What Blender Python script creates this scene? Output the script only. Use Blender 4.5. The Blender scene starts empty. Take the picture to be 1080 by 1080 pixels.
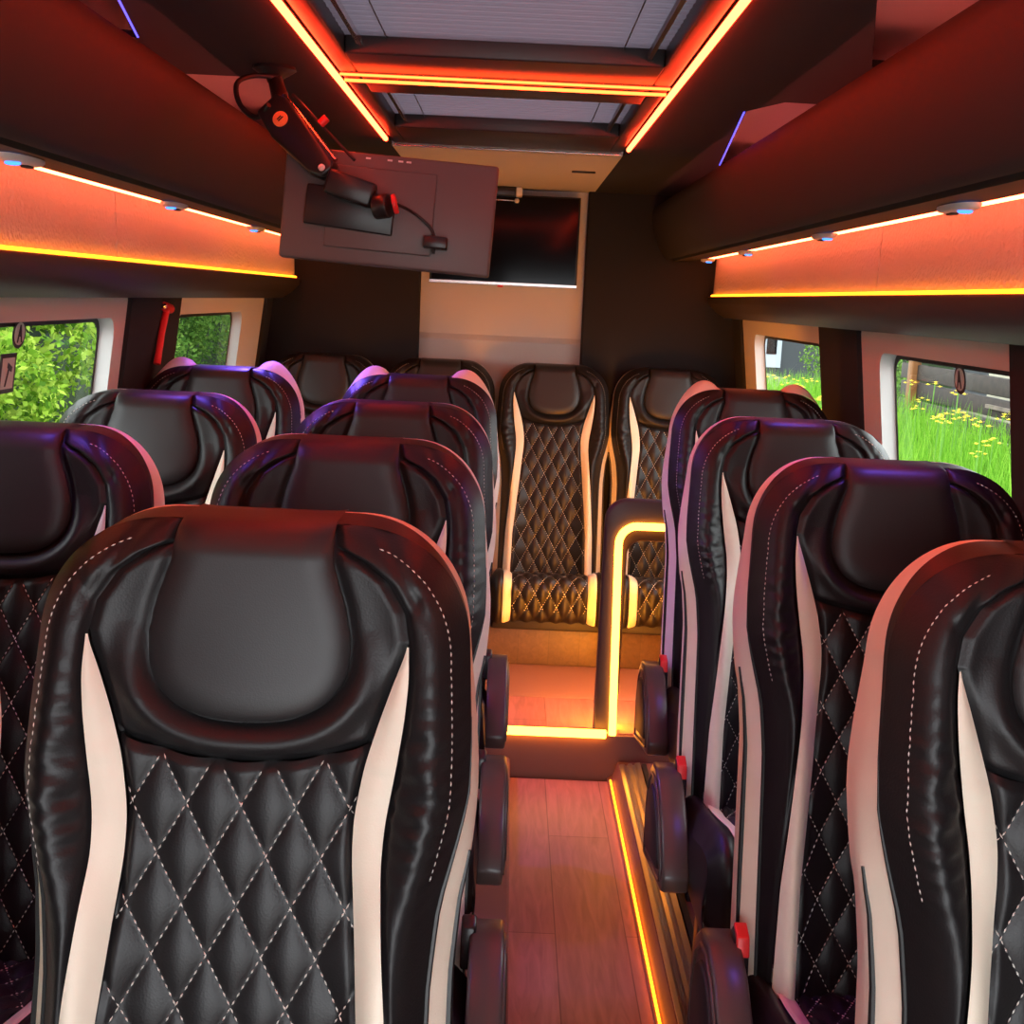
import bpy, bmesh, math, random
import numpy as np
from mathutils import Vector, Matrix
random.seed(7); rng = np.random.default_rng(7)
SC = bpy.context.scene
COL = SC.collection

# ------------------------------------------------------------------ materials
def nodes_of(name):
    m = bpy.data.materials.new(name); m.use_nodes = True
    nt = m.node_tree; nt.nodes.clear()
    out = nt.nodes.new('ShaderNodeOutputMaterial')
    return m, nt, out

def pbr(name, col, rough=0.5, metal=0.0, bump=None, var=None, spec=0.5, sheen=0.0, coat=0.0):
    """bump=(kind, scale, strength, distance); var=(scale, amount)"""
    m, nt, out = nodes_of(name)
    b = nt.nodes.new('ShaderNodeBsdfPrincipled')
    b.inputs['Base Color'].default_value = (*col, 1)
    b.inputs['Roughness'].default_value = rough
    b.inputs['Metallic'].default_value = metal
    b.inputs['Specular IOR Level'].default_value = spec
    if sheen: b.inputs['Sheen Weight'].default_value = sheen
    if coat: b.inputs['Coat Weight'].default_value = coat
    nt.links.new(b.outputs[0], out.inputs[0])
    tc = nt.nodes.new('ShaderNodeTexCoord')
    if var:
        n = nt.nodes.new('ShaderNodeTexNoise'); n.inputs['Scale'].default_value = var[0]; n.inputs['Detail'].default_value = 4
        nt.links.new(tc.outputs['Object'], n.inputs['Vector'])
        r = nt.nodes.new('ShaderNodeValToRGB')
        r.color_ramp.elements[0].position = .3; r.color_ramp.elements[1].position = .7
        r.color_ramp.elements[0].color = (*[c*(1-var[1]) for c in col], 1)
        r.color_ramp.elements[1].color = (*[min(1, c*(1+var[1])) for c in col], 1)
        nt.links.new(n.outputs['Fac'], r.inputs[0]); nt.links.new(r.outputs[0], b.inputs['Base Color'])
    if bump:
        if bump[0] == 'noise':
            t = nt.nodes.new('ShaderNodeTexNoise'); t.inputs['Detail'].default_value = 3; o = t.outputs['Fac']
        elif bump[0] == 'voronoi':
            t = nt.nodes.new('ShaderNodeTexVoronoi'); o = t.outputs['Distance']
        else:
            t = nt.nodes.new('ShaderNodeTexWave'); t.bands_direction = bump[0][-1].upper(); o = t.outputs['Fac']
        t.inputs['Scale'].default_value = bump[1]
        nt.links.new(tc.outputs['Object'], t.inputs['Vector'])
        bp = nt.nodes.new('ShaderNodeBump'); bp.inputs['Strength'].default_value = bump[2]; bp.inputs['Distance'].default_value = bump[3]
        nt.links.new(o, bp.inputs['Height']); nt.links.new(bp.outputs[0], b.inputs['Normal'])
    return m

def emit(name, col, strength):
    m, nt, out = nodes_of(name)
    e = nt.nodes.new('ShaderNodeEmission'); e.inputs[0].default_value = (*col, 1); e.inputs[1].default_value = strength
    nt.links.new(e.outputs[0], out.inputs[0]); return m

def glass(name, tint, refl=0.07):
    m, nt, out = nodes_of(name)
    t = nt.nodes.new('ShaderNodeBsdfTransparent'); t.inputs[0].default_value = (*tint, 1)
    g = nt.nodes.new('ShaderNodeBsdfGlossy'); g.inputs['Roughness'].default_value = .03; g.inputs[0].default_value = (1, 1, 1, 1)
    mx = nt.nodes.new('ShaderNodeMixShader'); mx.inputs[0].default_value = refl
    nt.links.new(t.outputs[0], mx.inputs[1]); nt.links.new(g.outputs[0], mx.inputs[2]); nt.links.new(mx.outputs[0], out.inputs[0])
    return m

def translucent(name, col, tcol, wave=None):
    m, nt, out = nodes_of(name)
    d = nt.nodes.new('ShaderNodeBsdfDiffuse'); d.inputs[0].default_value = (*col, 1)
    t = nt.nodes.new('ShaderNodeBsdfTranslucent'); t.inputs[0].default_value = (*tcol, 1)
    a = nt.nodes.new('ShaderNodeAddShader')
    nt.links.new(d.outputs[0], a.inputs[0]); nt.links.new(t.outputs[0], a.inputs[1]); nt.links.new(a.outputs[0], out.inputs[0])
    if wave:
        tc = nt.nodes.new('ShaderNodeTexCoord')
        w = nt.nodes.new('ShaderNodeTexWave'); w.bands_direction = 'Y'; w.inputs['Scale'].default_value = wave; w.inputs['Distortion'].default_value = .6
        w.inputs['Detail'].default_value = 1
        nt.links.new(tc.outputs['Object'], w.inputs['Vector'])
        r = nt.nodes.new('ShaderNodeValToRGB')
        r.color_ramp.elements[0].color = (*[c*.8 for c in tcol], 1); r.color_ramp.elements[1].color = (*[c*1.15 for c in tcol], 1)
        nt.links.new(w.outputs['Fac'], r.inputs[0]); nt.links.new(r.outputs[0], t.inputs[0])
        bp = nt.nodes.new('ShaderNodeBump'); bp.inputs['Strength'].default_value = .4; bp.inputs['Distance'].default_value = .004
        nt.links.new(w.outputs['Fac'], bp.inputs['Height']); nt.links.new(bp.outputs[0], d.inputs['Normal'])
    return m

def leafy(name, cols, transl=.35):
    """random colour per leaf (per mesh island)"""
    m, nt, out = nodes_of(name)
    g = nt.nodes.new('ShaderNodeNewGeometry')
    r = nt.nodes.new('ShaderNodeValToRGB')
    el = r.color_ramp.elements
    el[0].position = 0; el[0].color = (*cols[0], 1); el[1].position = 1; el[1].color = (*cols[-1], 1)
    for i, c in enumerate(cols[1:-1]):
        e = el.new((i+1)/(len(cols)-1)); e.color = (*c, 1)
    nt.links.new(g.outputs['Random Per Island'], r.inputs[0])
    d = nt.nodes.new('ShaderNodeBsdfDiffuse'); t = nt.nodes.new('ShaderNodeBsdfTranslucent')
    nt.links.new(r.outputs[0], d.inputs[0]); nt.links.new(r.outputs[0], t.inputs[0])
    mx = nt.nodes.new('ShaderNodeMixShader'); mx.inputs[0].default_value = transl
    nt.links.new(d.outputs[0], mx.inputs[1]); nt.links.new(t.outputs[0], mx.inputs[2]); nt.links.new(mx.outputs[0], out.inputs[0])
    return m

def planks(name, c1, c2, mortar, width, height, rough, rot=True):
    m, nt, out = nodes_of(name)
    b = nt.nodes.new('ShaderNodeBsdfPrincipled'); b.inputs['Roughness'].default_value = rough
    tc = nt.nodes.new('ShaderNodeTexCoord'); mp = nt.nodes.new('ShaderNodeMapping')
    if rot: mp.inputs['Rotation'].default_value = (0, 0, math.pi/2)
    nt.links.new(tc.outputs['Object'], mp.inputs[0])
    k = nt.nodes.new('ShaderNodeTexBrick')
    k.inputs['Color1'].default_value = (*c1, 1); k.inputs['Color2'].default_value = (*c2, 1); k.inputs['Mortar'].default_value = (*mortar, 1)
    k.inputs['Scale'].default_value = 1; k.inputs['Mortar Size'].default_value = .0015; k.inputs['Bias'].default_value = 0
    k.inputs['Brick Width'].default_value = width; k.inputs['Row Height'].default_value = height
    nt.links.new(mp.outputs[0], k.inputs['Vector'])
    mp2 = nt.nodes.new('ShaderNodeMapping'); mp2.inputs['Scale'].default_value = (14, 1.6, 14)
    nt.links.new(tc.outputs['Object'], mp2.inputs[0])
    n = nt.nodes.new('ShaderNodeTexNoise'); n.inputs['Scale'].default_value = 3; n.inputs['Detail'].default_value = 6; n.inputs['Distortion'].default_value = 1.2
    nt.links.new(mp2.outputs[0], n.inputs['Vector'])
    mx = nt.nodes.new('ShaderNodeMixRGB'); mx.blend_type = 'OVERLAY'; mx.inputs[0].default_value = .45
    nt.links.new(k.outputs['Color'], mx.inputs[1]); nt.links.new(n.outputs['Fac'], mx.inputs[2])
    nt.links.new(mx.outputs[0], b.inputs['Base Color']); nt.links.new(b.outputs[0], out.inputs[0])
    return m

M = {}
M['leather'] = pbr('black_leather', (.0105, .010, .011), .44, bump=('voronoi', 420, .12, .0012), spec=.42)
M['leather_smooth'] = pbr('black_leather_headrest', (.019, .0185, .0195), .44, bump=('voronoi', 600, .08, .001), spec=.5)
M['cream'] = pbr('cream_leather', (.84, .785, .64), .55, bump=('voronoi', 500, .1, .001), var=(9, .05))
M['thread'] = pbr('pale_thread', (.74, .70, .64), .7)
M['piping'] = pbr('black_piping', (.012, .012, .012), .4)
M['plastic'] = pbr('black_plastic', (.018, .017, .017), .32)
M['cover'] = pbr('dark_satin_plastic', (.075, .06, .056), .30)
M['frame_brown'] = pbr('dark_brown_satin', (.085, .065, .05), .4)
M['plastic_matt'] = pbr('matt_black_plastic', (.02, .019, .019), .55)
M['lining'] = pbr('black_felt_lining', (.012, .0105, .010), .85, bump=('noise', 500, .25, .001))
M['bin'] = pbr('dark_bin_vinyl', (.029, .026, .0245), .65, spec=.35, bump=('noise', 350, .15, .001))
M['rail'] = pbr('dark_rail_vinyl', (.055, .04, .034), .45)
M['liner'] = pbr('pale_liner', (.55, .5, .47), .7)
M['white_panel'] = pbr('off_white_panel', (.62, .58, .52), .6, bump=('noise', 300, .1, .001))
M['headliner'] = pbr('off_white_headliner', (.55, .52, .47), .8, bump=('noise', 500, .2, .001))
M['quilted_trim'] = pbr('pale_perforated_vinyl', (.66, .60, .54), .6, bump=('voronoi', 110, .8, .004))
M['window_trim'] = pbr('beige_window_trim', (.68, .63, .54), .5)
M['reveal'] = pbr('grey_window_reveal', (.50, .51, .50), .45)
M['rubber'] = pbr('black_rubber', (.01, .01, .01), .5)
M['floor'] = planks('vinyl_plank_floor', (.47, .195, .18), (.41, .17, .155), (.22, .09, .08), 1.1, .17, .42)
M['box_wood'] = planks('dark_wood_panel', (.11, .065, .04), (.095, .056, .034), (.08, .05, .03), .6, .11, .45)
M['riser'] = pbr('brown_riser_vinyl', (.24, .12, .095), .5)
M['alu'] = pbr('brushed_aluminium', (.55, .50, .47), .32, 1.0)
M['chrome'] = pbr('satin_chrome', (.7, .68, .66), .25, 1.0)
M['red_plastic'] = pbr('red_plastic', (.75, .03, .03), .4)
M['belt'] = pbr('black_webbing', (.02, .02, .02), .7)
M['screen'] = pbr('dark_screen', (.002, .002, .003), .10, spec=.14)
M['monitor'] = pbr('black_monitor_plastic', (.11, .09, .085), .45, bump=('noise', 400, .1, .001))
M['orange_disc'] = pbr('orange_disc', (.85, .25, .08), .5)
M['white_plastic'] = pbr('white_plastic', (.75, .73, .70), .4)
M['blind'] = translucent('pleated_blind_fabric', (.20, .18, .21), (.024, .021, .027), wave=26)
M['sun_frame'] = pbr('dark_sunroof_frame', (.02, .018, .019), .4)
M['led_red'] = emit('red_orange_led', (1, .034, .010), 34.0)
M['led_core'] = emit('orange_led', (1, .045, .008), 16.0)
M['led_panel'] = emit('orange_panel_led', (1, .12, .045), 18.0)
M['led_yellow'] = emit('amber_panel_led', (1, .22, .008), 6.0)
M['led_amber'] = emit('amber_led', (1, .31, .028), 13.0)
M['led_amber_rear'] = emit('amber_rear_led', (1, .31, .02), 150.0)
M['led_blue'] = emit('blue_led', (.05, .22, 1), 2.5)
M['led_edge'] = emit('blue_edge_led', (.09, .07, 1), 3.0)
M['added_bin_glow'] = emit('added_red_bin_glow', (1, .14, .11), 13.0)
M['sticker_dark'] = pbr('dark_sticker', (.02, .02, .025), .4)
M['sticker_pale'] = pbr('pale_sticker', (.55, .6, .55), .5)
M['glass_clear'] = glass('clear_window_glass', (.88, .92, .88), .06)
M['glass_tint'] = glass('tinted_window_glass', (.42, .46, .44), .06)
M['hedge'] = leafy('hedge_leaf', [(.05, .13, .015), (.18, .36, .03), (.34, .52, .06), (.46, .60, .10), (.10, .24, .03)])
M['hedge_dark'] = leafy('dark_hedge_leaf', [(.06, .14, .03), (.14, .28, .05), (.24, .38, .08)])  # darker greens for the farther hedge and the right-hand bush
M['grass'] = leafy('grass_blade', [(.09, .26, .02), (.18, .42, .035), (.27, .50, .06), (.12, .32, .03)])
M['stem'] = pbr('green_stem', (.12, .3, .03), .6)
M['petal'] = pbr('yellow_petals', (.85, .62, .02), .6)
M['soil'] = pbr('soil', (.10, .09, .05), .9, var=(3, .4))
M['bounce_slab'] = pbr('pale_bounce_slab', (.50, .48, .45), .9, var=(2, .12))
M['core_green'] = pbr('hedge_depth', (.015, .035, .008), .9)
M['timber'] = pbr('weathered_timber', (.026, .014, .011), .8, var=(12, .4))
M['timber_pale'] = pbr('pale_timber', (.16, .12, .10), .8, var=(9, .3))
M['orange_post'] = pbr('orange_timber', (.24, .09, .025), .7)
M['house'] = pbr('grey_render', (.03, .035, .04), .8)
M['house_white'] = pbr('white_render', (.30, .34, .38), .6)

# ------------------------------------------------------------------ helpers
def link(name, me, mat, parent=None, smooth=False):
    me.update()
    mats = mat if isinstance(mat, (list, tuple)) else [mat]
    for mm in mats: me.materials.append(mm)
    if smooth:
        for p in me.polygons: p.use_smooth = True
    o = bpy.data.objects.new(name, me); COL.objects.link(o)
    if parent is not None: o.parent = parent
    return o

def mesh(name, V, Fc, mat, parent=None, smooth=False):
    me = bpy.data.meshes.new(name); me.from_pydata([tuple(map(float, v)) for v in V], [], [tuple(map(int, f)) for f in Fc])
    return link(name, me, mat, parent, smooth)

class MB:
    def __init__(s): s.v = []; s.f = []
    def add(s, V, Fc):
        n = len(s.v); s.v += [tuple(map(float, v)) for v in V]; s.f += [tuple(int(i)+n for i in f) for f in Fc]; return s
    def box(s, c, d, R=None):
        V = [Vector((sx*d[0]/2, sy*d[1]/2, sz*d[2]/2)) for sx in (-1, 1) for sy in (-1, 1) for sz in (-1, 1)]
        if R is not None: V = [R @ v for v in V]
        V = [v+Vector(c) for v in V]
        return s.add(V, [(0, 1, 3, 2), (4, 6, 7, 5), (0, 4, 5, 1), (2, 3, 7, 6), (0, 2, 6, 4), (1, 5, 7, 3)])
    def prism(s, poly, axis, a, b):
        """poly: list of 2D points; axis 'x' poly=(y,z), 'y' poly=(x,z), 'z' poly=(x,y)"""
        def P(p, t): return {'x': (t, p[0], p[1]), 'y': (p[0], t, p[1]), 'z': (p[0], p[1], t)}[axis]
        n = len(poly); V = [P(p, a) for p in poly]+[P(p, b) for p in poly]
        Fc = [tuple(range(n)), tuple(range(2*n-1, n-1, -1))]+[(i, (i+1) % n, n+(i+1) % n, n+i) for i in range(n)]
        return s.add(V, Fc)
    def tube(s, pts, r, n=8, closed=False):
        pts = [Vector(p) for p in pts]; rs = r if isinstance(r, (list, tuple)) else [r]*len(pts)
        V = []; Fc = []; ref = None
        for i, p in enumerate(pts):
            a = pts[i-1] if (i > 0 or closed) else p; b = pts[(i+1) % len(pts)] if (i < len(pts)-1 or closed) else p
            t = (b-a).normalized()
            if ref is None: ref = Vector((0, 0, 1)) if abs(t.z) < .9 else Vector((1, 0, 0))
            u = (ref-t*ref.dot(t)).normalized(); w = t.cross(u); ref = u
            for k in range(n):
                q = 2*math.pi*k/n; V.append(p+(u*math.cos(q)+w*math.sin(q))*rs[i])
        m = len(pts)
        for i in range(m if closed else m-1):
            for k in range(n):
                j = (i+1) % m; Fc.append((i*n+k, i*n+(k+1) % n, j*n+(k+1) % n, j*n+k))
        if not closed: Fc += [tuple(range(n-1, -1, -1)), tuple((m-1)*n+k for k in range(n))]
        return s.add(V, Fc)
    def lathe(s, prof, M4, n=20):
        V = []; Fc = []
        for r, z in prof:
            for k in range(n):
                q = 2*math.pi*k/n; V.append(M4 @ Vector((r*math.cos(q), r*math.sin(q), z)))
        for i in range(len(prof)-1):
            for k in range(n): Fc.append((i*n+k, i*n+(k+1) % n, (i+1)*n+(k+1) % n, (i+1)*n+k))
        Fc += [tuple(range(n-1, -1, -1)), tuple((len(prof)-1)*n+k for k in range(n))]
        return s.add(V, Fc)
    def build(s, name, mat, parent=None, smooth=False, bevel=0, seg=2, sharp=35):
        me = bpy.data.meshes.new(name); me.from_pydata(s.v, [], s.f)
        bm = bmesh.new(); bm.from_mesh(me); bmesh.ops.recalc_face_normals(bm, faces=bm.faces[:])
        if bevel:
            es = [e for e in bm.edges if len(e.link_faces) == 2 and e.calc_face_angle(0) > math.radians(sharp)]
            bmesh.ops.bevel(bm, geom=es, offset=bevel, segments=seg, profile=.5, affect='EDGES', clamp_overlap=True)
        bm.to_mesh(me); bm.free()
        o = link(name, me, mat, parent, smooth or bevel > 0)
        if smooth or bevel:
            try: me.set_sharp_from_angle(angle=math.radians(50))
            except Exception: pass
        return o

def tag(o, label=None, cat=None, group=None, kind=None):
    if label: o['label'] = label
    if cat: o['category'] = cat
    if group: o['group'] = group
    if kind: o['kind'] = kind
    return o

def empty(name, loc=(0, 0, 0), **k):
    o = bpy.data.objects.new(name, None); COL.objects.link(o); o.location = loc
    o.empty_display_size = .1
    return tag(o, **k)

def struct(o): o['kind'] = 'structure'; return o

def copy_tree(o, parent=None, skip=()):
    c = o.copy(); COL.objects.link(c)
    if parent is not None: c.parent = parent
    for ch in list(o.children):
        if ch.name.split('.')[0] in skip: continue
        copy_tree(ch, c, skip)
    return c

def rrect(y0, y1, z0, z1, r, n=6):
    pts = []
    for cx, cz, a0 in ((y1-r, z1-r, 0), (y0+r, z1-r, 90), (y0+r, z0+r, 180), (y1-r, z0+r, 270)):
        for k in range(n+1):
            a = math.radians(a0+90*k/n); pts.append((cx+r*math.cos(a), cz+r*math.sin(a)))
    return pts

# ------------------------------------------------------------------ camera
cd = bpy.data.cameras.new('camera'); cam = bpy.data.objects.new('camera', cd); COL.objects.link(cam)
cd.sensor_fit = 'HORIZONTAL'; cd.sensor_width = 36; cd.lens = 36*1300/1080; cd.clip_start = .02; cd.clip_end = 300
Rv = Vector((.999004, .00037898, .04469965)); Uv = Vector((-.04410939, .17054142, .98436273)); Fv = Vector((.00725009, .98535044, -.17038766))
cam.matrix_world = Matrix(((Rv.x, Uv.x, -Fv.x, 0), (Rv.y, Uv.y, -Fv.y, 0), (Rv.z, Uv.z, -Fv.z, 1.5), (0, 0, 0, 1)))
SC.camera = cam

# ------------------------------------------------------------------ the bus shell
CX = -.035
def X(side, d): return CX+side*d           # side -1 = left of the picture, +1 = right
def wx(side, z): return X(side, .915+max(0, (1.47-z))*.13)

# floor (aisle), raised seat platforms, rear platform
o = MB().box((.215, 1.36, -.02), (.33, 4.72, .04)).build('floor', M['floor']); struct(o)
o = MB().prism([(.37, -.04), (.37, .004), (.385, .012), (.392, .03), (.40, .06), (.98, .06), (.98, -.04)], 'y', -1.0, 3.74).build('floor', M['riser']); struct(o)
o = MB().prism([(-1.06, -.04), (-1.06, .06), (.05, .06), (.056, .054), (.056, -.04)], 'y', -1.0, 3.74).build('floor', M['riser']); struct(o)
# rear platform: riser and top
o = MB().box((CX, 4.36, .055), (2.04, 1.24, .18)).build('floor', M['riser']); struct(o)
o = MB().box((CX, 4.365, .1475), (2.04, 1.22, .004)).build('floor', M['floor']); struct(o)

# aluminium edge profile right of the aisle
e = empty('threshold_profile', (0, 0, 0), label='ribbed aluminium edge profile along the right side of the aisle floor', cat='floor profile')
prof = [(.402, .0605), (.402, .066), (.412, .069), (.418, .069), (.421, .064), (.427, .064), (.430, .071), (.440, .073), (.443, .067), (.449, .067), (.452, .075), (.466, .077), (.470, .0605)]
MB().prism(prof, 'y', .6, 3.70).build('rail', M['alu'], e)
MB().prism([(.472, .0605), (.472, .073), (.486, .073), (.486, .0605)], 'y', .6, 3.70).build('rubber_strip', M['rubber'], e)

def led(name, pts, mat, label, r=.006, sq=None):
    e = empty(name, pts[0], label=label, cat='led strip')
    mb = MB(); mb.tube([Vector(p)-Vector(pts[0]) for p in pts], r, 8)
    mb.build('light_tube', mat, e, smooth=True)
    return e

# walls
def wall(side):
    nm = 'wall_left' if side < 0 else 'wall_right'
    def slab(poly, t0=0, t1=.05, mat=M['lining'], name=nm):
        n = len(poly)
        V = [(wx(side, z)+side*t0, y, z) for y, z in poly]+[(wx(side, z)+side*t1, y, z) for y, z in poly]
        Fc = [tuple(range(n)), tuple(range(2*n-1, n-1, -1))]+[(i, (i+1) % n, n+(i+1) % n, n+i) for i in range(n)]
        return struct(MB().add(V, Fc).build(name, mat))
    slab([(-1, -.04), (5.05, -.04), (5.05, .93), (-1, .93)])
    slab([(-1, 1.47), (5.05, 1.47), (5.05, 2.02), (-1, 2.02)], .02, .05)
    if side < 0:
        ws = [(1.62, 3.10), (3.56, 4.80)]; gl = [(1.70, 3.02), (3.50, 4.45)]
        pil = [(-.2, 1.62), (3.10, 3.56), (4.80, 5.05)]
    else:
        ws = [(1.45, 3.14), (3.53, 4.76)]; gl = [(1.55, 2.99), (3.45, 4.55)]
        pil = [(-.2, 2.17), (3.14, 3.53), (4.76, 5.05)]
    for a, b in pil: slab([(a, .93), (b, .93), (b, 1.47), (a, 1.47)], -.012, .05)
    for (a, b), (g0, g1) in zip(ws, gl):
        idx = wall.n; wall.n += 1
        w = empty('window_%d' % idx, (X(side, .93), (a+b)/2, 1.2), kind='structure')
        off = Vector(w.location)
        g0 = max(g0, a+.02); g1 = min(g1, b-.02)
        outer = rrect(a, b, .93, 1.468, .02); inner = rrect(g0, g1, .98, 1.412, .045)
        def ring(l1, t1, l2, t2):
            n = len(l1)
            V = [Vector((wx(side, z)+side*t1, y, z))-off for y, z in l1]+[Vector((wx(side, z)+side*t2, y, z))-off for y, z in l2]
            return V, [(i, (i+1) % n, n+(i+1) % n, n+i) for i in range(n)]
        V, Fc = ring(outer, 0, inner, .0)
        mb = MB().add(V, Fc)
        V, Fc = ring(outer, 0, outer, .05); mb.add(V, Fc)
        fr = mb.build('window_frame', M['window_trim'], w)
        V, Fc = ring(inner, .0, inner, .035); MB().add(V, Fc).build('reveal', M['reveal'], w, smooth=True)
        gin = rrect(g0+.012, g1-.012, .992, 1.40, .045)
        V, Fc = ring(inner, .035, gin, .036); MB().add(V, Fc).build('gasket', M['rubber'], w)
        n = len(gin)
        V = [Vector((wx(side, z)+side*.037, y, z))-off for y, z in inner]
        MB().add(V, [tuple(range(len(V)))]).build('pane', M['glass_tint'] if (b > 4 and side < 0) else M['glass_clear'], w)
    # rail under the lit panel
    pr = [(X(side, .80), 1.542), (X(side, .795), 1.538), (X(side, .80), 1.515), (X(side, .83), 1.485), (X(side, .87), 1.462), (X(side, .95), 1.458), (X(side, .95), 1.542)]
    struct(MB().prism(pr, 'y', -.2, 4.9).build('trim_%d' % (1 if side < 0 else 2), M['rail'], bevel=.006))
    # lit perforated panel, two lengths with a seam
    for a, b in ((-.2, 2.702), (2.708, 4.895)):
        pp = [(X(side, .818), 1.538), (X(side, .822), 1.70), (X(side, .85), 1.70), (X(side, .85), 1.538)]
        struct(MB().prism(pp, 'y', a, b).build('trim_%d' % (3 if side < 0 else 4), M['quilted_trim']))
    s = 'left' if side < 0 else 'right'
    led('led_strip', [(X(side, .808), .2, 1.545), (X(side, .808), 4.86, 1.545)], M['led_yellow'], f'long amber light strip along the foot of the glowing panel above the {s} windows', .0045)
    led('led_strip', [(X(side, .775), .2, 1.682), (X(side, .775), 4.86, 1.682)], M['led_panel'], f'thin orange light strip under the {s} overhead bin above the glowing panel', .004)
wall.n = 1
wall(-1); wall(1)

# rear wall: black padded sides, off-white centre
struct(MB().box((X(-1, .66), 4.95, 1.03), (.66, .06, 2.02)).build('wall_back', M['lining'], bevel=.008))
struct(MB().box((X(1, .66), 4.95, 1.03), (.69, .06, 2.02)).build('wall_back', M['lining'], bevel=.008))
struct(MB().prism([(4.985, 1.352), (4.985, 2.0), (5.06, 2.0), (5.06, .1), (5.0, .1), (4.972, 1.33)], 'x', -.40, .33).build('wall_back', M['white_panel']))
# unseen frame behind the camera, its opening shaped to control incoming daylight
fr = MB(); FY = -.5
fr.box((CX, FY, .03), (2.0, .05, .14)).box((CX, FY, 1.84), (2.0, .05, .36)).box((-.80, FY, .8), (.54, .05, 1.72)).box((.92, FY, .8), (.14, .05, 1.72))
struct(fr.build('front_light_mask', M['plastic_matt']))

# ceiling: black lining each side with cut-outs over the bins, pale headliner behind the sunroofs, outer roof
def flat(poly, z0, z1, mat, name='ceiling'): return struct(MB().prism(poly, 'z', z0, z1).build(name, mat))
rin = .302; lin = -.368
flat([(rin, 1.75), (.475, 1.762), (.60, 2.22), (.72, 2.22), (.72, 2.64), (.539, 2.627), (.483, 2.774), (.605, 3.82), (.72, 3.82), (.72, 4.93), (rin, 4.93)], 1.92, 1.932, M['lining'])
flat([(rin, -1), (.475, -1), (.475, 1.762), (rin, 1.75)], 1.92, 1.932, M['lining'])
flat([(lin, 2.6), (-.505, 2.62), (-.585, 3.05), (-.625, 3.55), (-.79, 3.55), (-.79, 4.93), (lin, 4.93)], 1.92, 1.932, M['lining'])
flat([(lin, 1.9), (-.60, 1.9), (-.618, 1.978), (-.675, 2.26), (-.79, 2.26), (-.79, 2.62), (-.505, 2.62), (lin, 2.6)], 1.92, 1.932, M['lining'])
flat([(lin, -1), (-.55, -1), (-.55, 1.72), (-.60, 1.9), (lin, 1.9)], 1.92, 1.932, M['lining'])
flat([(lin, 3.70), (rin, 3.70), (rin, 5.0), (lin, 5.0)], 1.922, 1.934, M['headliner'])
# outer roof with the sunroof hole
flat([(-1.02, -1.02), (lin+.005, -1.02), (lin+.005, 5.06), (-1.02, 5.06)], 1.99, 2.02, M['liner'])
flat([(rin-.005, -1.02), (.95, -1.02), (.95, 5.06), (rin-.005, 5.06)], 1.99, 2.02, M['liner'])
flat([(lin+.005, 3.66), (rin-.005, 3.66), (rin-.005, 5.06), (lin+.005, 5.06)], 1.99, 2.02, M['liner'])
flat([(lin+.005, -1.02), (rin-.005, -1.02), (rin-.005, .9), (lin+.005, .9)], 1.93, 2.02, M['headliner'])

def sunroof(y0, y1, label, front, back):
    """frame of four bars around a pleated blind, set into the roof hole"""
    e = empty('sunroof', (CX, (y0+y1)/2, 1.93), label=label, cat='sunroof')
    L = Vector(e.location); xa, xb = lin+.008, rin-.008
    def bx(x0, x1, ya, yb, z0, z1): return ((x0+x1)/2-L.x, (ya+yb)/2-L.y, (z0+z1)/2-L.z), (x1-x0, yb-ya, z1-z0)
    mb = MB(); side = .035
    mb.box(*bx(xa, xa+side, y0, y1, 1.925, 1.99)).box(*bx(xb-side, xb, y0, y1, 1.925, 1.99))
    mb.box(*bx(xa+side, xb-side, y0, y0+front, 1.925, 1.99)).box(*bx(xa+side, xb-side, y1-back, y1, 1.925, 1.99))
    mb.build('frame', M['sun_frame'], e, bevel=.004)
    # pleated blind: zig-zag sheet
    n = int((y1-y0)/.018); V = []; Fc = []
    for i in range(n+1):
        y = y0+.01+(y1-y0-.02)*i/n-L.y; z = 1.957+(.003 if i % 2 else 0)-L.z
        V += [(xa+.01-L.x, y, z), (xb-.01-L.x, y, z)]
        if i: Fc.append((2*i-2, 2*i-1, 2*i+1, 2*i))
    mesh('blind', V, Fc, M['blind'], e)
    for sx in (-1, 1):    # side guide rails
        MB().box(((xa+xb)/2-L.x+sx*.262, 0, 1.943-L.z), (.008, y1-y0-.05, .012)).build('guide_rail', M['chrome'] if sx < 0 else M['plastic'], e)
        MB().tube([((xa+xb)/2-L.x+sx*.215, -(y1-y0)/2+front, 1.9545-L.z), ((xa+xb)/2-L.x+sx*.215, (y1-y0)/2-back, 1.9545-L.z)], .0012, 6).build('cord', M['rubber'], e)
    return e
sunroof(.9, 2.535, 'large front sunroof with a grey pleated blind in a dark frame', .06, .19)
sunroof(2.575, 3.66, 'small rear sunroof with a grey pleated blind behind the double light bar', .20, .34)
struct(MB().box(((lin+rin)/2, 2.555, 1.95), (rin-lin-.02, .038, .05)).build('ceiling', M['sun_frame']))
led('led_strip', [(lin, .3, 1.918), (lin, 3.52, 1.918)], M['led_red'], 'long orange ceiling light strip left of the sunroofs', .0065)
led('led_strip', [(rin, .3, 1.918), (rin, 3.52, 1.918)], M['led_red'], 'long orange ceiling light strip right of the sunroofs', .0065)
led('led_strip', [(lin+.01, 2.530, 1.919), (rin-.01, 2.530, 1.919)], M['led_core'], 'front one of the two thin light bars crossing between the sunroofs', .0024)
led('led_strip', [(lin+.01, 2.598, 1.919), (rin-.01, 2.598, 1.919)], M['led_core'], 'rear one of the two thin light bars crossing between the sunroofs', .0032)
tag(MB().tube([(lin+.01, 3.675, 1.921), (rin-.01, 3.675, 1.921)], .003, 8).build('trim_strip', M['chrome'], smooth=True), 'thin shiny strip at the rear end of the small sunroof', 'trim strip')
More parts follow.
